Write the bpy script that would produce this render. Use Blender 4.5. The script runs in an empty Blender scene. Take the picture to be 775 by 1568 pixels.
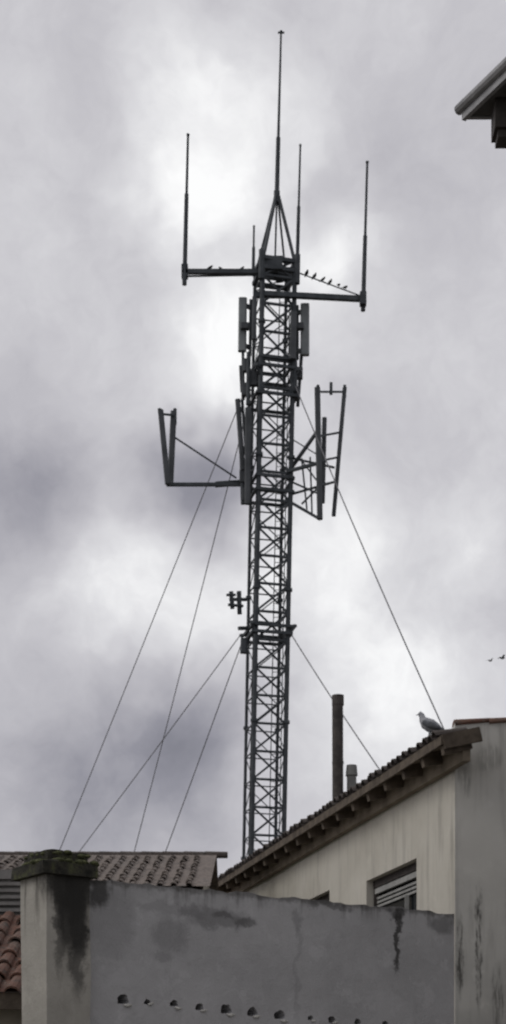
import bpy, math, random
from mathutils import Vector, Matrix, noise as mnoise
random.seed(7)
F=2400.0; CX=387.5; HY=1700.0; EYE=1.6
def S(px,py,D):   # survey point: photo bearing + distance -> world metres
    return Vector(((px-CX)*D/F, D, EYE+(HY-py)*D/F))

# ---------------------------------------------------------------- geometry helper
class Geo:
    def __init__(s): s.v=[]; s.f=[]
    def add(s,vs,fs):
        o=len(s.v); s.v+= [tuple(p) for p in vs]; s.f+=[tuple(i+o for i in f) for f in fs]
    def chain(s,pts,rad,n=8,cap=True,sx=1.0):
        pts=[Vector(p) for p in pts]; vs=[]; fs=[]
        for i,p in enumerate(pts):
            if i==0: d=pts[1]-p
            elif i==len(pts)-1: d=p-pts[i-1]
            else: d=pts[i+1]-pts[i-1]
            d.normalize()
            up=Vector((0,0,1)) if abs(d.z)<.95 else Vector((0,1,0))
            a=d.cross(up).normalized(); b=a.cross(d).normalized()
            for k in range(n):
                t=2*math.pi*(k+.5)/n
                vs.append(p+(a*math.cos(t)*sx+b*math.sin(t))*rad[i])
        for i in range(len(pts)-1):
            for k in range(n):
                k2=(k+1)%n
                fs.append((i*n+k,i*n+k2,(i+1)*n+k2,(i+1)*n+k))
        if cap:
            fs.append(tuple(range(n))[::-1]); m=(len(pts)-1)*n
            fs.append(tuple(m+k for k in range(n)))
        s.add(vs,fs)
    def tube(s,a,b,r,r2=None,n=8): s.chain([a,b],[r,r if r2 is None else r2],n)
    def beam(s,a,b,w,d,up=(0,0,1),ch=0.0):
        a=Vector(a); b=Vector(b); ax=(b-a).normalized(); up=Vector(up)
        if abs(ax.dot(up))>.97: up=Vector((0,1,0))
        x=ax.cross(up).normalized(); y=x.cross(ax).normalized()
        hw,hd=w/2,d/2
        if ch>0:
            pr=[(-hw+ch,-hd),(hw-ch,-hd),(hw,-hd+ch),(hw,hd-ch),(hw-ch,hd),(-hw+ch,hd),(-hw,hd-ch),(-hw,-hd+ch)]
        else: pr=[(-hw,-hd),(hw,-hd),(hw,hd),(-hw,hd)]
        n=len(pr); vs=[p+x*u+y*v for p in (a,b) for u,v in pr]
        fs=[(k,(k+1)%n,n+(k+1)%n,n+k) for k in range(n)]+[tuple(range(n))[::-1],tuple(range(n,2*n))]
        s.add(vs,fs)
    def box(s,x0,x1,y0,y1,z0,z1):
        vs=[(x,y,z) for z in (z0,z1) for x,y in ((x0,y0),(x1,y0),(x1,y1),(x0,y1))]
        s.add(vs,[(0,3,2,1),(4,5,6,7),(0,1,5,4),(1,2,6,5),(2,3,7,6),(3,0,4,7)])
    def prism(s,poly,z0,z1):
        n=len(poly)
        vs=[(p[0],p[1],z0) for p in poly]+[(p[0],p[1],z1) for p in poly]
        s.add(vs,[(k,(k+1)%n,n+(k+1)%n,n+k) for k in range(n)]+[tuple(range(n))[::-1],tuple(range(n,2*n))])
    def sphere(s,c,r,sc=(1,1,1),n=10,m=6):
        c=Vector(c); vs=[];fs=[]
        for i in range(m+1):
            ph=math.pi*i/m
            for k in range(n):
                t=2*math.pi*k/n
                vs.append(c+Vector((math.sin(ph)*math.cos(t)*r*sc[0],math.sin(ph)*math.sin(t)*r*sc[1],math.cos(ph)*r*sc[2])))
        for i in range(m):
            for k in range(n):
                fs.append((i*n+k,(i+1)*n+k,(i+1)*n+(k+1)%n,i*n+(k+1)%n))
        s.add(vs,fs)
    def mesh(s,name,mat,smooth=False):
        me=bpy.data.meshes.new(name); me.from_pydata(s.v,[],s.f); me.validate(); me.update()
        if mat: me.materials.append(mat)
        if smooth:
            for p in me.polygons: p.use_smooth=True
        return me
    def obj(s,name,mat,parent=None,smooth=False):
        o=bpy.data.objects.new(name,s.mesh(name,mat,smooth)); bpy.context.scene.collection.objects.link(o)
        if parent:
            o.parent=parent; o.location=-Vector(parent.location)
        return o
def empty(name,loc=(0,0,0)):
    e=bpy.data.objects.new(name,None); e.location=loc; e.empty_display_size=.3
    bpy.context.scene.collection.objects.link(e); return e
def fixn(o):
    import bmesh
    bm=bmesh.new(); bm.from_mesh(o.data); bmesh.ops.remove_doubles(bm,verts=bm.verts,dist=1e-5)
    bmesh.ops.recalc_face_normals(bm,faces=bm.faces); bm.to_mesh(o.data); bm.free()

# ---------------------------------------------------------------- node helper
class N:
    def __init__(s,nt): s.nt=nt; nt.nodes.clear()
    def set(s,sock,v):
        if isinstance(v,bpy.types.NodeSocket): s.nt.links.new(v,sock)
        elif v is not None: sock.default_value=v
    def n(s,t,**kw):
        nd=s.nt.nodes.new(t)
        for k,v in kw.items(): setattr(nd,k,v)
        return nd
    def math(s,op,a,b=0.0,clamp=False):
        nd=s.n('ShaderNodeMath',operation=op,use_clamp=clamp); s.set(nd.inputs[0],a); s.set(nd.inputs[1],b); return nd.outputs[0]
    def vm(s,op,a,b=(0,0,0)):
        nd=s.n('ShaderNodeVectorMath',operation=op); s.set(nd.inputs[0],a); s.set(nd.inputs[1],b)
        return nd.outputs['Value'] if op in('LENGTH','DISTANCE','DOT_PRODUCT') else nd.outputs[0]
    def scale(s,a,k):
        nd=s.n('ShaderNodeVectorMath',operation='SCALE'); s.set(nd.inputs[0],a); s.set(nd.inputs['Scale'],k); return nd.outputs[0]
    def noise(s,vec,sc,det=4,rough=.55,out='Fac',dist=0):
        nd=s.n('ShaderNodeTexNoise'); s.set(nd.inputs['Vector'],vec); nd.inputs['Scale'].default_value=sc
        nd.inputs['Detail'].default_value=det; nd.inputs['Roughness'].default_value=rough; nd.inputs['Distortion'].default_value=dist
        return nd.outputs[out]
    def mr(s,v,a,b,c=0.0,d=1.0,smooth=True):
        nd=s.n('ShaderNodeMapRange',interpolation_type='SMOOTHSTEP' if smooth else 'LINEAR')
        s.set(nd.inputs[0],v); 
        for i,x in enumerate((a,b,c,d)): s.set(nd.inputs[i+1],x)
        return nd.outputs[0]
    def mix(s,f,a,b,bt='MIX'):
        nd=s.n('ShaderNodeMix',data_type='RGBA',blend_type=bt); s.set(nd.inputs[0],f)
        s.set(nd.inputs[6],a if not isinstance(a,tuple) else (*a,1)[:4]); s.set(nd.inputs[7],b if not isinstance(b,tuple) else (*b,1)[:4]); return nd.outputs[2]
    def ramp(s,f,stops):
        nd=s.n('ShaderNodeValToRGB'); s.set(nd.inputs[0],f); e=nd.color_ramp.elements
        while len(e)<len(stops): e.new(.5)
        for i,(p,c) in enumerate(stops): e[i].position=p; e[i].color=(*c,1)
        return nd.outputs[0]
    def pos(s): return s.n('ShaderNodeNewGeometry').outputs['Position']
    def sep(s,v):
        nd=s.n('ShaderNodeSeparateXYZ'); s.set(nd.inputs[0],v); return nd.outputs
def material(name):
    m=bpy.data.materials.new(name); m.use_nodes=True; return m,N(m.node_tree)
def finish(n,col,rough=.8,metal=0.0,bump=None,bstr=.3,bdist=.02,spec=.3):
    b=n.n('ShaderNodeBsdfPrincipled'); n.set(b.inputs['Base Color'],col if not isinstance(col,tuple) else (*col,1))
    n.set(b.inputs['Roughness'],rough); n.set(b.inputs['Metallic'],metal); b.inputs['Specular IOR Level'].default_value=spec
    if bump is not None:
        bp=n.n('ShaderNodeBump'); bp.inputs['Strength'].default_value=bstr; bp.inputs['Distance'].default_value=bdist
        n.set(bp.inputs['Height'],bump); n.set(b.inputs['Normal'],bp.outputs[0])
    o=n.n('ShaderNodeOutputMaterial'); n.nt.links.new(b.outputs[0],o.inputs[0])
def simple(name,c1,c2,scale=6,rough=.7,metal=0,bs=.2,spec=.3,det=5):
    m,n=material(name); p=n.pos(); f=n.noise(p,scale,det,.6)
    finish(n,n.mix(n.mr(f,.3,.7),c1,c2),rough,metal,n.noise(p,scale*6,3),bs,.01,spec); return m
def blob(n,pos,c,r,dis=None):
    v=n.vm('SUBTRACT',pos,tuple(c)); v=n.vm('DIVIDE',v,tuple(r)); return n.mr(n.vm('LENGTH',v),1.0,.45)

steel=simple('dark_steel',(.038,.044,.05),(.07,.078,.086),5,.6,.2)
steel2=simple('weathered_steel',(.08,.088,.096),(.13,.14,.15),3,.6,.2)
panelm=simple('panel_radome',(.16,.175,.18),(.23,.25,.255),2,.55)
panelrear=simple('panel_dark',(.042,.047,.052),(.08,.086,.094),2,.6)
cablem=simple('guy_cable',(.12,.12,.125),(.2,.2,.21),8,.5,.4)
blackc=simple('black_cable',(.018,.019,.021),(.04,.04,.042),8,.6)
birdm=simple('bird_feathers',(.02,.02,.022),(.05,.048,.05),20,.8)
wood=simple('old_timber',(.075,.06,.046),(.15,.122,.093),7,.85)
woodl=simple('soffit_boards',(.17,.14,.105),(.28,.235,.18),5,.85)
pipem=simple('rusty_flue',(.045,.04,.038),(.10,.088,.08),6,.8)

def tile_mat(name,a,b,c):
    m,n=material(name); p=n.pos()
    f=n.noise(p,2.2,5,.65); g=n.noise(p,14,4,.6)
    col=n.ramp(f,[(.3,a),(.5,b),(.7,c)])
    col=n.mix(n.mr(g,.5,.66,0,.8),col,(.06,.055,.05))
    col=n.mix(n.mr(n.noise(p,30,3),.6,.72),col,(.2,.19,.165))
    finish(n,col,.9,0,g,.4,.02); return m
tilered=tile_mat('clay_tiles',(.10,.055,.04),(.16,.085,.062),(.15,.11,.09))
tiledk=tile_mat('aged_roof_tiles',(.055,.049,.046),(.095,.08,.073),(.135,.12,.11))
tilepale=tile_mat('weathered_clay_tiles',(.15,.13,.118),(.21,.175,.152),(.185,.168,.155))

# ---------------------------------------------------------------- world
sc=bpy.context.scene
w=bpy.data.worlds.new('World'); sc.world=w; w.use_nodes=True
n=N(w.node_tree)
tc=n.n('ShaderNodeTexCoord').outputs['Generated']
d0=n.vm('NORMALIZE',tc)
warp=n.scale(n.vm('SUBTRACT',n.noise(d0,10,4,.6,'Color'),(.5,.5,.5)),.085)
d1=n.vm('ADD',d0,warp)
val=n.math('ADD',.645,n.math('MULTIPLY',n.math('SUBTRACT',n.noise(d1,3.2,2,.5),.5),.15))
val=n.math('ADD',val,n.math('MULTIPLY',n.math('SUBTRACT',n.noise(d1,15,6,.62),.5),.42))
blobs=[(330,200,190,.24),(290,340,130,.22),(510,385,110,.26),(335,560,130,.32),(200,910,180,.24),(330,930,120,.12),
(480,880,140,.24),(570,1040,150,.16),(690,830,120,.12),(630,1090,190,.18),(380,480,90,.12),(740,820,90,.08),(300,100,120,.06),
(485,300,75,-.26),(310,730,110,-.46),(240,690,60,-.1),(50,745,170,-.30),(150,740,110,-.08),(270,1100,140,-.36),(80,1240,160,-.36),(250,1220,170,-.26),
(60,1060,150,-.12),(710,150,200,-.05),(60,60,200,-.04),(580,180,100,-.06),(555,640,80,-.10),(30,900,120,-.04)]
for px,py,r,a in blobs:
    v=Vector(((px-CX)/F,1,(HY-py)/F)); L=v.length; v.normalize()
    dist=n.vm('DISTANCE',d1,tuple(v))
    val=n.math('ADD',val,n.mr(dist,1.25*r/F/L,0.0,0.0,a))
cl=n.ramp(val,[(.0,(.17,.17,.20)),(.25,(.29,.285,.325)),(.47,(.46,.45,.485)),(.63,(.575,.565,.595)),(.8,(.74,.735,.755)),(.97,(1.0,1.0,1.0))])
sky=n.n('ShaderNodeTexSky',sky_type='NISHITA'); sky.sun_disc=False
sunv=Vector((-.75,-.15,.62)).normalized()
sky.sun_elevation=math.asin(sunv.z); sky.sun_rotation=math.atan2(sunv.x,sunv.y)
bg1=n.n('ShaderNodeBackground'); n.set(bg1.inputs[0],sky.outputs[0]); bg1.inputs[1].default_value=.1
bg2=n.n('ShaderNodeBackground'); n.set(bg2.inputs[0],cl); bg2.inputs[1].default_value=1.02
mx=n.n('ShaderNodeMixShader'); mx.inputs[0].default_value=.96
n.nt.links.new(bg1.outputs[0],mx.inputs[1]); n.nt.links.new(bg2.outputs[0],mx.inputs[2])
o=n.n('ShaderNodeOutputWorld'); n.nt.links.new(mx.outputs[0],o.inputs[0])
w.cycles.sampling_method='MANUAL'; w.cycles.sample_map_resolution=256
sl=bpy.data.lights.new('sun','SUN'); sl.energy=.7; sl.angle=math.radians(25); sl.color=(1,.96,.9)
so=bpy.data.objects.new('sun',sl); sc.collection.objects.link(so); so.rotation_euler=sunv.to_track_quat('Z','Y').to_euler(); so.location=(-20,-5,30)

# ---------------------------------------------------------------- camera
cam=bpy.data.cameras.new('camera'); co=bpy.data.objects.new('camera',cam); sc.collection.objects.link(co)
co.location=(0,0,EYE); co.rotation_euler=(math.radians(90),0,0)
cam.sensor_fit='VERTICAL'; cam.sensor_height=36; cam.sensor_width=36; cam.lens=36*F/1568
cam.shift_y=(HY-784)/1568; cam.clip_end=3000; sc.camera=co
cam.dof.use_dof=True; cam.dof.focus_distance=2.2; cam.dof.aperture_fstop=19   # slightly missed focus: soft snapshot
sc.view_settings.view_transform='Standard'; sc.view_settings.look='None'; sc.view_settings.exposure=0

# ---------------------------------------------------------------- ground
g=Geo(); g.add([(-900,-900,0),(900,-900,0),(900,900,0),(-900,900,0)],[(0,1,2,3)])
g.obj('ground',simple('ground_dirt',(.12,.11,.095),(.19,.18,.16),.6,.95))

# ================================================================ TOWER
TX,TD,LEAN=.09,34.0,.0193
tower=empty('lattice_antenna_tower',(TX,TD,0))
def ax(z,dx=0,dy=0): return Vector((TX+LEAN*z+dx,TD+dy,z))
def T(px,py,dy=0.0): return S(px,py,TD+dy)
ang=math.radians(14); h=.355
cor=[]
for a,b in ((-h,-h),(h,-h),(h,h),(-h,h)):
    cor.append((a*math.cos(ang)-b*math.sin(ang),a*math.sin(ang)+b*math.cos(ang)))
ZT=19.88
g=Geo()
for i,(x,y) in enumerate(cor):
    r=.055 if i<2 else .038
    g.chain([ax(z,x,y) for z in (0,ZT)],[r,r],8)
    z=1.4
    while z<ZT:
        g.tube(ax(z-.03,x,y),ax(z+.03,x,y),r+.03,n=8); z+=2.85
g.obj('legs',steel,tower)
g=Geo(); g2=Geo(); st=.6
zs=[]; z=.3
while z<ZT-.1: zs.append(z); z+=st
zs.append(ZT)
for zi,z in enumerate(zs):
    for i in range(4):
        a,b=cor[i],cor[(i+1)%4]
        front=(i==0)
        q=g if i==0 else g2
        t_=.045 if front else .024
        q.beam(ax(z,*a),ax(z,*b),t_,t_)
        if zi<len(zs)-1:
            z2=zs[zi+1]
            if front:
                for (p0,p1) in ((a,b),(b,a)): g.beam(ax(z,*p0),ax(z2,*p1),.038,.038,up=(0,1,0))
            else:
                p0,p1=(a,b) if zi%2 else (b,a)
                g2.beam(ax(z,*p0),ax(z2,*p1),.020,.020,up=(0,1,0))
g.obj('bracing_front',steel,tower); g2.obj('bracing_rear',steel2,tower)
g=Geo(); g.box(-.7+TX,.7+TX,TD-.7,TD+.7,0,.3); g.obj('foundation',simple('concrete_foot',(.2,.2,.19),(.3,.29,.28),4,.9),tower)
g=Geo()
for j in range(6):
    pts=[];zz=.5
    while zz<19.5-(j*1.3):
        pts.append(ax(zz,-.31+.03*(j%2)+random.uniform(-.012,.012),-.18+.05*(j//2)+random.uniform(-.01,.01))); zz+=.6
    g.chain(pts,[.017]*len(pts),6)
g.obj('feeder_cables',blackc,tower)
g=Geo()
for s_ in(.14,.36):
    g.beam(ax(.5,s_-.02,.34),ax(19.6,s_-.02,.34),.022,.022)
z=.7
while z<19.5: g.tube(ax(z,.12,.34),ax(z,.34,.34),.008,n=5); z+=.3
g.obj('climbing_ladder',steel2,tower)
g=Geo(); apex=T(424,300)
for i,(x,y) in enumerate(cor): g.beam(ax(ZT,x*.98,y*.98),apex+Vector((x*.08,y*.08,0)),.055 if i<2 else .035,.055 if i<2 else .035)
g.tube(apex-Vector((0,0,.15)),apex+Vector((0,0,.10)),.07)
g.tube(ax(ZT-.2),apex,.022)
g.obj('top_pyramid',steel,tower)
g=Geo()
for zz in (ZT-.02,ZT-.22):
    for i in range(4):
        a,b=cor[i],cor[(i+1)%4]; g.beam(ax(zz,a[0]*1.04,a[1]*1.04),ax(zz,b[0]*1.04,b[1]*1.04),.09,.08)
g.beam(ax(ZT-.1,-.38,-.05),ax(ZT-.1,.42,.1),.14,.1)
g.beam(ax(ZT-.1,-.1,-.35),ax(ZT-.1,.12,.35),.14,.1)
g.box(TX+LEAN*ZT-.22,TX+LEAN*ZT+.16,TD-.44,TD-.3,ZT-.26,ZT+.02)
for i in (0,1):
    x,y=cor[i]; g.tube(ax(ZT-.5,x*1.12,y*1.1),ax(ZT+.12,x*1.12,y*1.1),.065)
g.obj('head_frame',steel,tower)
def whip(name,a,b,r0,r1,base=.28):
    g=Geo(); a=Vector(a); b=Vector(b); m=a.lerp(b,base)
    g.chain([a,m,m+(b-a)*.01,b],[r0,r0*.9,r0*.6,r1],8); g.tube(b-(b-a)*.006,b+(b-a)*.003,r1*1.3); g.obj(name,steel,tower)
whip('whip_antenna_top',apex,T(430.5,48),.055,.022,.35)
g=Geo(); tp=T(430.5,50); g.beam(tp+Vector((-.07,0,0)),tp+Vector((.07,0,0)),.03,.03); g.obj('whip_tip',steel,tower)
whip('whip_antenna_left',T(282.5,436,-.3),T(288,206,-.3),.052,.027,.6)
whip('whip_antenna_mid',T(455,412,.3),T(460,222,.3),.045,.022,.5)
whip('whip_antenna_short',T(388,412,.1),T(389,346,.1),.04,.022,.5)
whip('whip_antenna_right',T(556,476,-.2),T(562.5,248,-.2),.052,.027,.5)
g=Geo()
g.beam(T(280,416,-.3),T(396,416,-.3),.08,.09); g.beam(T(283,423,-.3),T(395,421,-.1),.03,.03)
g.beam(T(404,450,-.42),T(557,458,-.2),.1,.1); g.beam(T(404,452,.3),T(540,457,-.1),.05,.05)
g.tube(T(458,418,.2),T(552,453,-.2),.014)
for px,py in ((283,416),(556,458)):
    p=T(px,py,-.26); g.box(p.x-.07,p.x+.07,p.y-.08,p.y+.08,p.z-.13,p.z+.13)
g.beam(T(388,452,-.35),T(448,452,-.25),.1,.1)
g.obj('side_arms',steel,tower)

def panel(name,px0,y0,px1,y1,dy,wid,dep,mat,pole=None):
    g=Geo(); a=T(px0,y0,dy); b=T(px1,y1,dy)
    g.beam(a,b,wid,dep,up=(0,1,0),ch=min(wid,dep)*.25); g.obj(name,mat,tower)
    if pole is not None:
        g=Geo(); off=Vector((pole,.12,0)); e=(a-b)*.03
        g.tube(a+off+e,b+off-e,.035)
        for t in(.12,.88):
            p=a.lerp(b,t); g.beam(p,p+off,.06,.08)
        g.obj(name+'_mount',steel,tower)
panel('sector_panel_a',372,457,371,538,-.1,.18,.12,panelm,.17)
panel('sector_panel_b',467,466,467,544,-.1,.19,.12,panelm,-.16)
panel('sector_panel_c',450,478,448,550,-.4,.14,.1,panelrear)
panel('sector_panel_d',390,455,389,520,-.4,.10,.1,panelrear)
panel('sector_panel_e',364,612,372,720,-.25,.11,.11,panelrear,.1)
panel('sector_panel_f',380,625,379,772,-.5,.13,.11,panelrear)
g=Geo()
for (a,b,c,d,dy,r) in ((372,538,373,612,-.1,.035),(381,540,380,620,-.3,.05),(462,540,456,622,0,.04),(452,548,452,600,-.3,.05),(447,560,446,640,-.2,.035),(368,560,370,600,0,.03),(370,700,372,772,-.2,.05)):
    g.tube(T(a,b,dy),T(c,d,dy),r)
g.obj('mounting_pipes',steel,tower)
g=Geo()
for px,py,w_,h_ in ((377,560,.14,.26),(376,597,.18,.26),(459,572,.13,.22),(454,603,.14,.26),(375,500,.18,.12),(459,500,.18,.12),(388,580,.18,.3),(448,530,.16,.3),(373,730,.18,.25),(377,758,.2,.26),(374,690,.15,.14)):
    p=T(px,py,-.2); g.beam(p-Vector((0,0,h_/2)),p+Vector((0,0,h_/2)),w_,.14,up=(0,1,0),ch=.02)
g.obj('radio_units',panelrear,tower)
g=Geo()
for zz,e in ((17.55,1.22),(16.95,1.25),(17.75,1.1),(15.2,1.15),(14.9,1.15),(12.0,1.2),(11.85,1.2)):
    for i in range(4):
        a,b=cor[i],cor[(i+1)%4]; g.beam(ax(zz,a[0]*e,a[1]*e),ax(zz,b[0]*e,b[1]*e),.05,.06)
for i in range(4):
    x,y=cor[i]
    for zz in (12.0,17.5):
        g.beam(ax(zz,x,y),ax(zz,x*1.4,y*1.4),.08,.05); g.beam(ax(zz-.2,x,y),ax(zz-.02,x*1.35,y*1.35),.05,.03)
g.obj('collar_frames',steel,tower)
panel('outrigger_panel_left',246,628,257,741,-.5,.12,.10,panelrear)
panel('outrigger_panel_left_b',266,630,261,741,-.1,.13,.10,panelrear)
g=Geo()
g.beam(T(255,742,-.35),T(372,742,-.1),.06,.07); g.beam(T(330,742,-.1),T(384,738,.1),.09,.1)
g.beam(T(268,670,-.1),T(362,732,-.1),.03,.03)
g.beam(T(248,634,-.5),T(268,636,-.1),.04,.04); g.beam(T(256,738,-.5),T(263,740,-.1),.06,.06)
g.beam(T(372,742,-.1),T(386,720,.1),.05,.05)
g.tube(T(244,626,-.5),T(247,640,-.5),.04)
g.tube(T(268,626,-.1),T(268,650,-.1),.04)
g.obj('outrigger_left',steel,tower)
panel('outrigger_panel_right',486,594,490,795,-.6,.12,.12,panelrear)
panel('outrigger_panel_right_b',528,594,511,790,-.1,.09,.09,panelrear)
panel('outrigger_panel_right_c',497,640,494,770,-.3,.10,.1,panelrear)
g=Geo()
for y0,y1,r in ((600,600,.035),(668,662,.04),(706,700,.04),(742,738,.04)):
    t=(y0-594)/196; g.beam(T(487+4*t,y0,-.6),T(528-17*t,y1,-.1),r,r)
for a,b,c,d,e1,e2,r in ((438,728,490,655,0,-.5,.06),(440,722,492,708,-.3,-.6,.06),(440,735,492,758,.1,-.5,.04),(438,765,490,795,-.2,-.6,.06),
    (442,758,512,738,.2,-.1,.04),(440,668,492,700,.2,-.3,.025),(462,702,470,780,-.2,-.2,.035),(475,700,478,788,-.3,-.3,.035),(440,700,512,716,.3,-.1,.04),
    (462,705,492,745,-.2,-.4,.03),(462,772,492,742,-.2,-.4,.03)):
    g.beam(T(a,b,e1),T(c,d,e2),r,r)
for px,py,dy in ((487,594,-.6),(507,590,-.35),(528,594,-.1)):
    g.tube(T(px,py+14,dy),T(px,py-4,dy),.035)
g.obj('outrigger_right',steel,tower)
g=Geo()
g.beam(T(352,918,-.2),T(378,918,0),.06,.06); g.beam(T(354,906,-.2),T(356,932,-.2),.09,.06); g.beam(T(366,906,-.1),T(367,940,-.1),.1,.1,ch=.02)
g.beam(T(348,911,-.3),T(360,911,-.1),.05,.05); g.beam(T(350,926,-.3),T(372,928,-.1),.05,.05)
g.beam(T(374,978,-.3),T(373,1000,-.3),.15,.15,ch=.03); g.beam(T(366,962,-.3),T(380,962,-.1),.07,.07)
g.obj('small_link_antenna',steel,tower)
g=Geo()
def guy(a,b,sag=.12,r=.011):
    a=Vector(a);b=Vector(b);pts=[]
    for i in range(25):
        t=i/24; p=a.lerp(b,t); p.z-=sag*4*t*(1-t); pts.append(p)
    g.chain(pts,[r]*25,6)
guy(T(450,585,-.2),(3.35,24,6.5),.12,.012); guy(T(444,968,-.2),(2.65,26,6.46),.06,.012)
guy(T(384,575,.3),(-9.1,44,0)); guy(T(388,590,.3),(-5.65,44,0)); guy(T(370,970,.3),(-11.7,44,0)); guy(T(370,985,.3),(-5.8,44,0))
g.obj('guy_wires',cablem,tower)

# ================================================================ HOUSE (right)
house=empty('stucco_house',(2.32,18,0))
U=Vector((-.245,1,0)).normalized(); NW=Vector((-U.y,U.x,0))
IN=-NW; C0=Vector((2.32,18,0))
def H(s,wd,z):
    p=C0+U*s+IN*wd; p.z=z; return p
LEN=11.7; EW=.36; ZE=5.70; SL=.25
def house_mat(name,c1,c2,c3,streaks,lowc=(.24,.23,.215)):
    m,n=material(name); p=n.pos(); s=n.sep(p)
    dn=n.vm('ADD',p,n.scale(n.vm('SUBTRACT',n.noise(p,5,6,.65,'Color'),(.5,.5,.5)),.13))
    col=n.ramp(n.noise(p,1.1,6,.6),[(.32,c1),(.5,c2),(.68,c3)])
    vs=n.vm('MULTIPLY',p,(5,5,.5)); st=n.noise(vs,1.5,6,.65)
    col=n.mix(n.math('MULTIPLY',n.mr(st,.48,.8),.5),col,(.17,.16,.145))
    low=n.mr(s[2],4.8,2.0); col=n.mix(n.math('MULTIPLY',low,n.mr(n.noise(dn,1.5,4),.2,.8,.3,.85)),col,lowc)
    col=n.mix(n.mr(n.noise(dn,4,6,.7),.58,.63,0,.22),col,tuple(Vector(c3)*1.12))
    br=n.mr(n.noise(n.vm('MULTIPLY',p,(14,14,1.5)),2,5,.7),.38,.6)
    for c,r,a in streaks:
        col=n.mix(n.math('MULTIPLY',n.math('MULTIPLY',blob(n,dn,c,r),a),br),col,(.06,.057,.052))
    finish(n,col,.92,0,n.noise(p,45,5,.65),.35,.01,.15); return m
fac=house_mat('cream_stucco',(.49,.465,.405),(.56,.535,.47),(.61,.585,.52),[])
frn=house_mat('grey_stucco',(.52,.51,.475),(.58,.57,.53),(.62,.61,.57),
   [(S(704,1465,18),(.06,.5,.6),.9),(S(733,1450,18),(.05,.5,.9),.9),(S(762,1530,18),(.09,.5,.5),.6),(S(712,1180,18),(.1,.5,.4),.4),(S(750,1160,18),(.2,.5,.2),.35)],(.27,.265,.25))
wins=[(1.30,3.30,3.5,4.70),(5.05,6.5,3.55,4.82),(8.4,9.8,3.5,4.8)]
g=Geo()
sb=sorted({0,LEN,*[x for w_ in wins for x in w_[:2]]}); ZTOP=5.77
for i in range(len(sb)-1):
    a,b=sb[i],sb[i+1]; win=[w_ for w_ in wins if abs(w_[0]-a)<1e-6]
    def q(z0,z1): g.add([H(a,0,z0),H(b,0,z0),H(b,0,z1),H(a,0,z1)],[(3,2,1,0)])
    if win:
        z0,z1=win[0][2:]; q(0,z0); q(z1,ZTOP); r=.2
        for (pa,pb) in (((a,z0),(b,z0)),((b,z0),(b,z1)),((b,z1),(a,z1)),((a,z1),(a,z0))):
            g.add([H(pa[0],0,pa[1]),H(pb[0],0,pb[1]),H(pb[0],r,pb[1]),H(pa[0],r,pa[1])],[(0,1,2,3)])
    else: q(0,ZTOP)
g.obj('side_wall',fac,house)
glass,n_=material('window_glass')
finish(n_,(.015,.018,.02),.12,0,None,spec=.5)
frame_m=simple('painted_window_frame',(.26,.26,.25),(.38,.38,.36),5,.7)
dkwood=simple('dark_frame',(.03,.027,.024),(.06,.05,.045),5,.7)
g=Geo(); gf=Geo(); gd=Geo()
for a,b,z0,z1 in wins:
    g.add([H(a,.17,z0),H(b,.17,z0),H(b,.17,z1),H(a,.17,z1)],[(3,2,1,0)])
    for q0,q1 in (((a+.03,z0),(a+.03,z1)),((b-.03,z0),(b-.03,z1))): gd.beam(H(q0[0],.13,q0[1]),H(q1[0],.13,q1[1]),.07,.07)
    gd.beam(H(a,.13,z1-.05),H(b,.13,z1-.05),.07,.1)
    gf.beam(H(a+.06,.12,z1-.15),H(b-.06,.12,z1-.15),.04,.07)
    for k in range(3): gf.beam(H(a+.06,.14,z1-.24-.055*k),H(b-.06,.14,z1-.24-.055*k),.02,.03)
    gf.beam(H(a+.7,.12,z0),H(a+.7,.12,z1-.36),.05,.05)
    gd.beam(H(a-.06,-.02,z0-.04),H(b+.06,-.02,z0-.04),.12,.06)
g.obj('window_glass',glass,house); gf.obj('window_frames',frame_m,house); gd.obj('window_surrounds',dkwood,house)
g=Geo()
def P2(v): return (v.x,v.y)
pw=.25
xs=[(2.32,6.05),(3.1,6.08),(5.7,6.85),(8.2,6.2)]
vs=[]
for x,z in xs: vs+= [(x,18,0),(x,18,z),(x,18+pw,z),(x,18+pw,0)]
fs=[]
for i in range(3):
    o=i*4; fs+=[(o,o+4,o+5,o+1),(o+1,o+5,o+6,o+2),(o+3,o+2,o+6,o+7)]
fs+=[(0,1,2,3),(12,15,14,13)]
g.add(vs,fs)
g.add([(8.2,18.25,0),(8.2,29.4,0),(8.2,29.4,6.0),(8.2,18.25,6.0)],[(0,1,2,3)])
e=H(LEN,0,0); g.add([e,(8.2,29.4,0),(8.2,29.4,6.0),(5.4,29.4,6.8),(e.x,e.y,5.8)],[(4,3,2,1,0)])
g.obj('front_wall',frn,house)
g=Geo()
for (x0,z0),(x1,z1) in zip(xs[:-1],xs[1:]):
    L=math.hypot(x1-x0,z1-z0); k=max(1,int(L/.3))
    for i in range(k):
        a=Vector((x0+(x1-x0)*i/k,18.12,z0+(z1-z0)*i/k)); b=Vector((x0+(x1-x0)*(i+1)/k+.03,18.12,z0+(z1-z0)*(i+1)/k+.012))
        g.chain([a,b],[.055,.048],10,True,2.9)
g.obj('parapet_tiles',tilered,house,True)
g=Geo()
def slab(g,s0,s1,w0,w1,zb0,th,sl=SL):
    z=lambda wd: zb0+sl*(wd+EW)
    vs=[H(s0,w0,z(w0)),H(s1,w0,z(w0)),H(s1,w1,z(w1)),H(s0,w1,z(w1))]
    vs+= [v+Vector((0,0,th)) for v in vs]
    g.add(vs,[(0,3,2,1),(4,5,6,7),(0,1,5,4),(1,2,6,5),(2,3,7,6),(3,0,4,7)])
slab(g,.28,LEN+.3,-EW,3.2,ZE,.04); slab(g,-.55,.28,-EW,-.004,ZE,.04)
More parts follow.
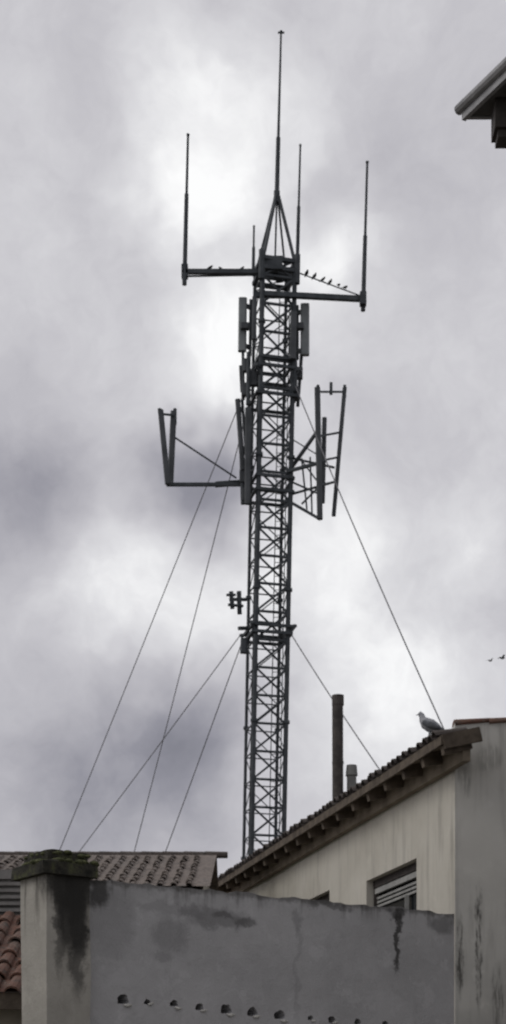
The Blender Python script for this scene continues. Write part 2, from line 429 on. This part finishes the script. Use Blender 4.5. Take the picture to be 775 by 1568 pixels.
g.obj('roof_deck',woodl,house)
g=Geo(); s_=-.48
while s_<LEN+.3:
    e_=.5 if s_>.3 else -.01
    a=H(s_,-EW+.02,ZE-.075+SL*.02); b=H(s_,e_,ZE-.075+SL*(e_+EW)); g.beam(a,b,.09,.15)
    s_+=.68+random.uniform(-.03,.03)
g.beam(H(-.57,-EW-.012,ZE+.0),H(LEN+.3,-EW-.012,ZE+.0),.025,.10)
g.beam(H(-.57,-EW,ZE-.02),H(-.57,.08,ZE-.02+SL*(EW+.08)),.05,.16)
g.obj('rafter_tails',wood,house)
g=Geo(); g.beam(H(-.5,-.055,5.60),H(LEN+.2,-.055,5.60),.09,.2); g.obj('wall_plate',woodl,house)
def tiles(name,o,along,up,L,SLN,mat,parent,wd=.2,cr=.34,rad=.075,jit=.012):
    g=Geo(); along=Vector(along).normalized(); up=Vector(up).normalized(); nrm=along.cross(up)
    if nrm.z<0: nrm=-nrm
    k=int(L/wd); m_=max(1,int(SLN/cr))
    for i in range(k):
        for j in range(m_):
            c=Vector(o)+along*(wd*(i+.5)+random.uniform(-jit,jit))
            p0=c+up*(j*cr-.03+random.uniform(-jit,jit)*2); p1=c+up*((j+1)*cr)
            vs=[];ns=6; lf=random.uniform(.012,.03)
            for p,r,lift in ((p0,rad*1.1,lf),(p1,rad*.9,.0)):
                for q in range(ns+1):
                    t=math.pi*q/ns; vs.append(p+along*math.cos(t)*r+nrm*(math.sin(t)*r+lift))
            vs0=[v-nrm*.016 for v in vs[:ns+1]]
            fs=[(q,q+1,ns+2+q,ns+1+q) for q in range(ns)]
            o_=2*(ns+1); fs+=[(q,o_+q,o_+q+1,q+1) for q in range(ns)]
            g.add(vs+vs0,fs)
    a=Vector(o)+nrm*.012; b=a+along*L; g.add([a,b,b+up*SLN,a+up*SLN],[(0,1,2,3)])
    return g.obj(name,mat,parent)
upv=(IN+Vector((0,0,SL))).normalized()
tiles('roof_tiles',H(.28,-EW-.02,ZE+.045),U,upv,LEN,3.4,tiledk,house,rad=.062)
tiles('eave_end_tiles',H(-.58,-EW-.02,ZE+.045),U,upv,.84,.36,tiledk,house,rad=.062)
g=Geo()
a,b=H(.28,3.2,ZE+.04+SL*3.56),H(LEN+.3,3.2,ZE+.04+SL*3.56)
g.add([a,b,(8.6,29.5,5.9),(8.6,18.3,5.9)],[(0,3,2,1)]); g.obj('roof_rear',tiledk,house)
flue=empty('chimney_flue',(1.3,24,5.9))
g=Geo(); g.tube((1.3,24,5.9),S(517,1068,24)+Vector((0,0,-.02)),.085,n=16); g.tube((1.3,24,7.8),(1.3,24,7.95),.093,n=16); g.tube((1.3,24,6.9),(1.3,24,6.94),.091,n=16)
g.obj('pipe',pipem,flue,False)
vent=empty('roof_vent_pipe',(1.51,24,5.9))
g=Geo(); g.tube((1.51,24,5.95),(1.51,24,6.8),.075,n=12); g.tube((1.51,24,6.72),(1.51,24,6.88),.095,.08,n=12)
g.obj('pipe',simple('grey_vent',(.12,.12,.12),(.2,.2,.19),6,.8),vent)

# ================================================================ FOREGROUND WALL
A=Vector((-1.06,10,0)); B=Vector((1.515,11.8,0)); WU=(B-A).normalized(); WB=Vector((-WU.y,WU.x,0))
WL=(B-A).length; WZ=3.08
def Wp(px,py):
    k=(px-CX)/F; t=(10*k+1.06)/(2.575-1.8*k); D=10+1.8*t
    return Vector((-1.06+2.575*t,D,EYE+(HY-py)*D/F))
def wall_mat(name,base,streaks,dark_top,zt,amt=1.0,soft=[]):
    m,n=material(name); p=n.pos(); s=n.sep(p)
    dn=n.vm('ADD',p,n.scale(n.vm('SUBTRACT',n.noise(p,7,6,.68,'Color'),(.5,.5,.5)),.2))
    b=Vector(base)
    col=n.ramp(n.noise(p,2.0,7,.62),[(.3,tuple(b*.86)),(.5,tuple(b)),(.7,tuple(b*1.14))])
    col=n.mix(n.mr(n.noise(p,6,5,.7,dist=.6),.56,.63,0,.22),col,tuple(b*.7))
    col=n.mix(n.mr(n.noise(n.vm('ADD',p,(3,1,5)),5,6,.7),.56,.62,0,.3),col,tuple(b*1.35))
    for c,r,a in soft:
        col=n.mix(n.math('MULTIPLY',blob(n,dn,c,r),a),col,tuple(b*.5))
    vs=n.vm('MULTIPLY',p,(9,9,.8)); st=n.noise(vs,1.3,5,.65)
    fall=n.mr(s[2],zt-dark_top*1.6,zt)
    col=n.mix(n.math('MULTIPLY',n.math('MULTIPLY',n.mr(st,.47,.64),fall),.65*amt),col,(.05,.048,.043))
    edge=n.mr(n.math('ADD',s[2],n.math('MULTIPLY',n.noise(p,16,5,.7),.10)),zt+.0,zt+.045)
    col=n.mix(n.math('MULTIPLY',edge,.6),col,(.055,.052,.045))
    for c,r,a in streaks:
        col=n.mix(n.math('MULTIPLY',blob(n,dn,c,r),a),col,(.032,.031,.029))
    hgt=n.math('ADD',n.noise(p,60,6,.7),n.math('MULTIPLY',n.noise(p,9,4),1.6))
    finish(n,col,.93,0,hgt,.5,.012,.12); return m
stk=[(Wp(375,1413),(.12,.2,.05),.5),(Wp(340,1405),(.08,.2,.035),.4),(Wp(608,1440),(.035,.2,.32),.85),(Wp(608,1398),(.09,.2,.06),.75),
     (Wp(675,1415),(.16,.2,.10),.45),(Wp(505,1386),(.25,.3,.035),.5),(Wp(150,1365),(.10,.3,.16),.8)]
sft=[(Wp(335,1408),(.30,.3,.09),.7),(Wp(297,1393),(.12,.2,.06),.65),(Wp(262,1430),(.16,.3,.17),.5),(Wp(170,1410),(.2,.3,.35),.4),(Wp(250,1465),(.09,.3,.04),.45),(Wp(455,1480),(.025,.3,.5),.3),(Wp(455,1412),(.04,.3,.1),.4),(Wp(250,1390),(.3,.3,.05),.35)]
wallm=wall_mat('stained_render',(.385,.382,.385),stk,.10,WZ,.8,sft)
g=Geo(); nx,nz=120,40
vs=[];idx={}
def wv(i,k,side):
    t=i/nx; z=WZ*k/nz
    p=A+WU*(WL*t)+ (WB*.2 if side else Vector((0,0,0)))
    if k==nz: z+= .022*(mnoise.noise(Vector((t*14,side*3,1)))+.6*mnoise.noise(Vector((t*45,side*3,7))))
    d=.006*mnoise.noise(Vector((t*10,z*4,side))); p=p+WB*d*(1 if 0<i<nx else 0)
    return (p.x,p.y,z)
for side in (0,1):
    for k in range(nz+1):
        for i in range(nx+1): idx[i,k,side]=len(vs); vs.append(wv(i,k,side))
fs=[]
for k in range(nz):
    for i in range(nx):
        fs.append((idx[i,k,0],idx[i+1,k,0],idx[i+1,k+1,0],idx[i,k+1,0])); fs.append((idx[i,k,1],idx[i,k+1,1],idx[i+1,k+1,1],idx[i+1,k,1]))
    fs.append((idx[0,k,0],idx[0,k+1,0],idx[0,k+1,1],idx[0,k,1])); fs.append((idx[nx,k,0],idx[nx,k,1],idx[nx,k+1,1],idx[nx,k+1,0]))
for i in range(nx):
    fs.append((idx[i,nz,0],idx[i+1,nz,0],idx[i+1,nz,1],idx[i,nz,1])); fs.append((idx[i,0,0],idx[i,0,1],idx[i+1,0,1],idx[i+1,0,0]))
g.add(vs,fs)
wall=empty('garden_wall',A)
wo=g.obj('wall_body',wallm,wall)
holes=[(188,1530,1,0),(226,1533,.6,.2),(267,1536,.75,-.1),(306,1541,.8,.1),(346,1545,1,0),(386,1549,.95,.1),(428,1554,1,-.1),(476,1558,.6,0),(508,1561,.75,.2),(548,1564,.7,0),(590,1566,.6,0)]
cut=Geo(); lip=Geo()
for px,py,sz,tl in holes:
    c=Wp(px,py); r=.045*sz; poly=[]
    for q in range(9):
        t=math.pi*q/8; j=random.uniform(.82,1.12); poly.append((math.cos(t)*r*j,math.sin(t)*r*.95*j-.01))
    poly+=[(-r*.9,-.03*sz),(r*.9,-.03*sz-tl*.05)]
    nn=len(poly); vs=[c+WU*x+Vector((0,0,z))-WB*.05 for x,z in poly]+[c+WU*x+Vector((0,0,z))+WB*.14 for x,z in poly]
    cut.add(vs,[(k,(k+1)%nn,nn+(k+1)%nn,nn+k) for k in range(nn)]+[tuple(range(nn))[::-1],tuple(range(nn,2*nn))])
    lip.chain([c+WU*(r*.1)-WB*.003+Vector((0,0,-.036*sz)),c+WU*(r*.7)-WB*.012+Vector((0,0,-.04*sz+tl*.04)),c+WU*(r*1.5)-WB*.003+Vector((0,0,-.036*sz+tl*.06))],[.006,.012*sz,.005],7)
me=cut.mesh('cut',None); cu=bpy.data.objects.new('cut',me); sc.collection.objects.link(cu); fixn(cu); fixn(wo)
md=wo.modifiers.new('b','BOOLEAN'); md.object=cu; md.operation='DIFFERENCE'; md.solver='EXACT'
dg=bpy.context.evaluated_depsgraph_get(); nm=bpy.data.meshes.new_from_object(wo.evaluated_get(dg)); wo.modifiers.clear(); wo.data=nm
if not wo.data.materials: wo.data.materials.append(wallm)
bpy.data.objects.remove(cu)
lip.obj('weep_hole_mortar',simple('pale_mortar',(.42,.41,.38),(.6,.59,.55),12,.9),wall)
pil=empty('wall_pillar',(-1.2,9.9,0))
PR=Vector((-1.03,9.93,0)) 
pst=[((-1.13,9.83,3.05),(.26,.35,.30),.95),((-1.12,9.83,2.8),(.16,.4,.30),.9),((-1.1,9.83,2.65),(.07,.4,.45),.7),((-1.22,9.78,2.75),(.05,.4,.4),.6)]
pillm=wall_mat('stained_pillar',(.35,.335,.30),pst,.35,3.14,1.2)
def pilbox(g,e,z0,z1,nn=8,amp=.01):
    q=[PR+WU*e-WB*e,PR-WU*(.31+e)-WB*e,PR-WU*(.31+e)+WB*(.35+e),PR+WU*e+WB*(.35+e)]
    vs=[];fs=[]; per=[]
    for i in range(4):
        a,b=q[i],q[(i+1)%4]
        for k in range(nn): per.append(a.lerp(b,k/nn))
    m_=len(per); rows=10; c=sum(q,Vector())/4
    for r in range(rows+1):
        z=z0+(z1-z0)*r/rows
        for p in per:
            v=Vector((p.x,p.y,z)); dd=mnoise.noise(v*6)*amp+ (-.02 if (r==rows and e>0) else 0)
            o=(p-c).normalized()*dd; vs.append(v+o+Vector((0,0,mnoise.noise(v*9)*amp if r==rows else 0)))
    for r in range(rows):
        for k in range(m_): fs.append((r*m_+k,r*m_+(k+1)%m_,(r+1)*m_+(k+1)%m_,(r+1)*m_+k))
    fs.append(tuple(rows*m_+k for k in range(m_))); fs.append(tuple(range(m_))[::-1])
    g.add(vs,[f[::-1] for f in fs])
g=Geo(); pilbox(g,0,0,3.10,8,.012); o_=g.obj('shaft',pillm,pil); fixn(o_)
capm,n=material('mossy_cap'); p=n.pos()
col=n.ramp(n.noise(p,9,6,.7),[(.35,(.025,.025,.022)),(.5,(.05,.048,.04)),(.62,(.085,.09,.05)),(.75,(.16,.15,.11))])
finish(n,col,.95,0,n.noise(p,30,6,.7),.8,.02,.1)
g=Geo(); pilbox(g,.045,3.07,3.155,8,.035); pilbox(g,-.015,3.15,3.225,8,.035); o_=g.obj('cap',capm,pil); fixn(o_)
g=Geo()
for i in range(130):
    a=random.random();b=random.random(); p=PR-WU*(.38*a-.035)+WB*(.38*b-.035); p.z=(3.21 if .1<a<.9 and .1<b<.9 else 3.15)+random.uniform(-.005,.012)
    g.sphere(p,random.uniform(.010,.032),(1.2,1,.6),6,4)
g.obj('moss',simple('moss',(.04,.045,.02),(.10,.105,.05),20,.95),pil)

# ================================================================ BACK LEFT HOUSE with tile roof
bh=empty('tiled_house',(-4,24,0))
RZ=EYE+393*26/F
g=Geo(); g.box(-9,-.75,22.3,30,0,RZ-1.35); g.add([(-.75,22.3,RZ-1.35),(-.75,30,RZ-1.35),(-.75,26,RZ-.1)],[(0,1,2)])
g.obj('walls',fac,bh)
tiles('front_roof_tiles',(-9.2,21.9,RZ-.03-4.1*.27),(1,0,0),(0,1,.27),8.6,4.3,tilepale,bh,.2,.36,.042)
g=Geo(); g.add([(-9.2,26,RZ-.03),(-.6,26,RZ-.03),(-.6,30.3,RZ-1.4),(-9.2,30.3,RZ-1.4)],[(0,1,2,3)]); g.obj('rear_roof',tilepale,bh)
g=Geo(); x=-9.2
while x<-.7:
    g.chain([(x,26,RZ-.02),(x+.38,26,RZ-.025)],[.06,.055],8); x+=.35
g.obj('ridge_tiles',tiledk,bh)
sh=empty('tiled_shed',(-3,11.5,0))
shm=simple('shed_plaster',(.2,.18,.145),(.32,.29,.23),3,.9)
g=Geo(); g.box(-4.6,-1.55,11.3,15,0,2.35); g.obj('walls',shm,sh)
tiles('roof_tiles',(-4.8,11.0,2.42),(1,0,0),(0,1,.40),3.35,2.1,tilered,sh,.16,.3,.055)
g=Geo(); g.beam((-4.8,11.05,2.37),(-1.45,11.05,2.37),.05,.12)
for k in range(8): g.beam((-4.7+k*.45,11.0,2.36),(-4.7+k*.45,11.4,2.5),.06,.08)
g.obj('fascia',wood,sh)
g=Geo()
for k in range(6): g.box(-4.8,-1.45,13.1+.002*k,13.14+.002*k,3.26+.055*k,3.26+.055*k+.028)
g.box(-4.8,-1.45,13.15,13.3,0,3.62)
g.obj('louvred_upstand',simple('grey_louvre',(.13,.125,.12),(.24,.23,.22),4,.8),sh)

# ================================================================ CORNER BUILDING (upper right)
cb=empty('corner_building',(3,13.5,0))
T0=Vector((1.893,14.0,0)); E1=Vector((.28,-.53,0)).normalized(); E2=Vector((1,.0,0))
zs0=EYE+8.87; W0=Vector((2.75,13.75,0))
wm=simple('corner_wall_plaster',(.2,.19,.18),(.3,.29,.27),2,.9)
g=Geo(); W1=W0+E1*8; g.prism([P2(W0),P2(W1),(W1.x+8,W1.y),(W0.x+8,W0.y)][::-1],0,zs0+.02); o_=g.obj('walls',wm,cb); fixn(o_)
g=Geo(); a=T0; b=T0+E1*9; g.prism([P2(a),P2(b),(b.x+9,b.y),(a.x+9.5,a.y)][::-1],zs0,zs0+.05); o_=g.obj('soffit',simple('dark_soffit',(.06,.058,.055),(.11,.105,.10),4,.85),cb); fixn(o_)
g=Geo(); ppp=Vector((-E1.y,E1.x,0)); zz=zs0
def at(v,z): return Vector((v.x,v.y,z))
g.beam(at(T0-E1*.02,zz+.045),at(b,zz+.045),.04,.13)
g.tube(at(T0-E1*.05+Vector((-.03,0,0)),zz+.09),at(b+Vector((-.03,0,0)),zz+.09),.045,n=10)
g.beam(at(T0,zz+.04),at(T0+E2*9,zz+.04),.04,.1)
g.obj('gutter',simple('zinc_gutter',(.2,.2,.205),(.34,.34,.345),6,.5,.3),cb)
g=Geo(); pk=Vector((7,10,zs0+2)); g.add([at(a,zz+.1),at(b,zz+.1),Vector((b.x+9,b.y,zz+.1)),Vector((a.x+9.5,a.y,zz+.1)),pk],[(0,1,4),(1,2,4),(2,3,4),(3,0,4)])
g.obj('roof',tiledk,cb)
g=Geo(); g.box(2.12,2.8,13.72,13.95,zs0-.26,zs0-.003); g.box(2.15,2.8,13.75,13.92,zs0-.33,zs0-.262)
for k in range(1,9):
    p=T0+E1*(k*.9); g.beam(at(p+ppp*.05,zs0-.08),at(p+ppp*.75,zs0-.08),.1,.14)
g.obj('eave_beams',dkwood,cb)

# ================================================================ BIRDS
def bird_mesh(flying=False):
    g=Geo()
    if not flying:
        g.chain([(-.075,0,.035),(-.05,0,.05),(-.01,0,.065),(.03,0,.085),(.05,0,.11),(.062,0,.122),(.075,0,.125)],[.008,.025,.036,.034,.024,.02,.006],8)
        g.chain([(.07,0,.122),(.095,0,.117)],[.006,.001],5)
        g.beam((-.06,0,.045),(-.13,0,.02),.03,.008)
        for s_ in (-1,1):
            g.chain([(.03,s_*.03,.085),(-.03,s_*.034,.06),(-.09,s_*.012,.035)],[.014,.018,.003],6); g.tube((.005,s_*.012,.04),(.01,s_*.012,0),.003,n=4)
    else:
        g.chain([(-.1,0,0),(-.04,0,0),(.04,0,.005),(.09,0,.02),(.13,0,.015)],[.01,.035,.04,.028,.004],8)
        g.add([(-.08,-.01,0),(-.08,.01,0),(-.17,.04,0),(-.17,-.04,0)],[(0,1,2,3)])
        for s_ in(-1,1): g.add([(.06,s_*.03,.01),(-.04,s_*.03,.01),(-.03,s_*.15,.09),(.05,s_*.15,.1),(-.06,s_*.32,.05)],[(0,1,2,3),(3,2,4)])
    return g.mesh('bird_mesh',birdm,not flying)
bm_=bird_mesh()
def put(name,me,p,yaw,scl=1,pitch=0):
    o=bpy.data.objects.new(name,me); sc.collection.objects.link(o); o.location=p; o.rotation_euler=(0,pitch,yaw); o.scale=(scl,)*3
for px in (322,337,371):
    put('bird',bm_,T(px,416,-.3)+Vector((0,0,.04)),random.choice([0,3.1,2.2,.9]),random.uniform(.55,.75))
for px in (470,482,495,506,519,529):
    t=(px-458)/(552-458); a=T(458,418,.2).lerp(T(552,453,-.2),t); put('bird',bm_,a+Vector((0,0,.01)),random.uniform(-1.3,1.3),random.uniform(.6,.8))
fm=bird_mesh(True)
put('bird',fm,S(751,1012,46),.6,.6,-.2); put('bird',fm,S(769,1008,46),.3,.75)
pg=Geo(); base=H(-.1,-EW+.02,ZE+.13)
pm=simple('pigeon_feathers',(.2,.21,.23),(.4,.41,.43),14,.8)
pg.chain([(-.13,0,.07),(-.08,0,.09),(-.01,0,.12),(.05,0,.155),(.08,0,.195),(.09,0,.235),(.11,0,.25),(.125,0,.25)],[.015,.045,.068,.06,.038,.028,.026,.008],10)
pg.chain([(.115,0,.248),(.15,0,.238)],[.009,.002],6)
pg.beam((-.1,0,.085),(-.24,0,.03),.07,.014)
for s_ in(-1,1): pg.tube((.0,s_*.025,.07),(.01,s_*.03,0),.007,n=5); pg.beam((.0,s_*.03,.003),(.045,s_*.03,.003),.025,.006)
pig=empty('pigeon',base)
o=pg.obj('body',pm,None,True); o.parent=pig
wg=Geo()
for s_ in(-1,1): wg.chain([(.06,s_*.055,.15),(-.02,s_*.064,.115),(-.17,s_*.025,.055)],[.025,.036,.006],8)
o=wg.obj('wings',simple('pigeon_wing',(.07,.075,.085),(.16,.17,.18),14,.8),None,True); o.parent=pig
pig.rotation_euler=(0,0,math.radians(160)); pig.scale=(1.1,1.1,1.15)
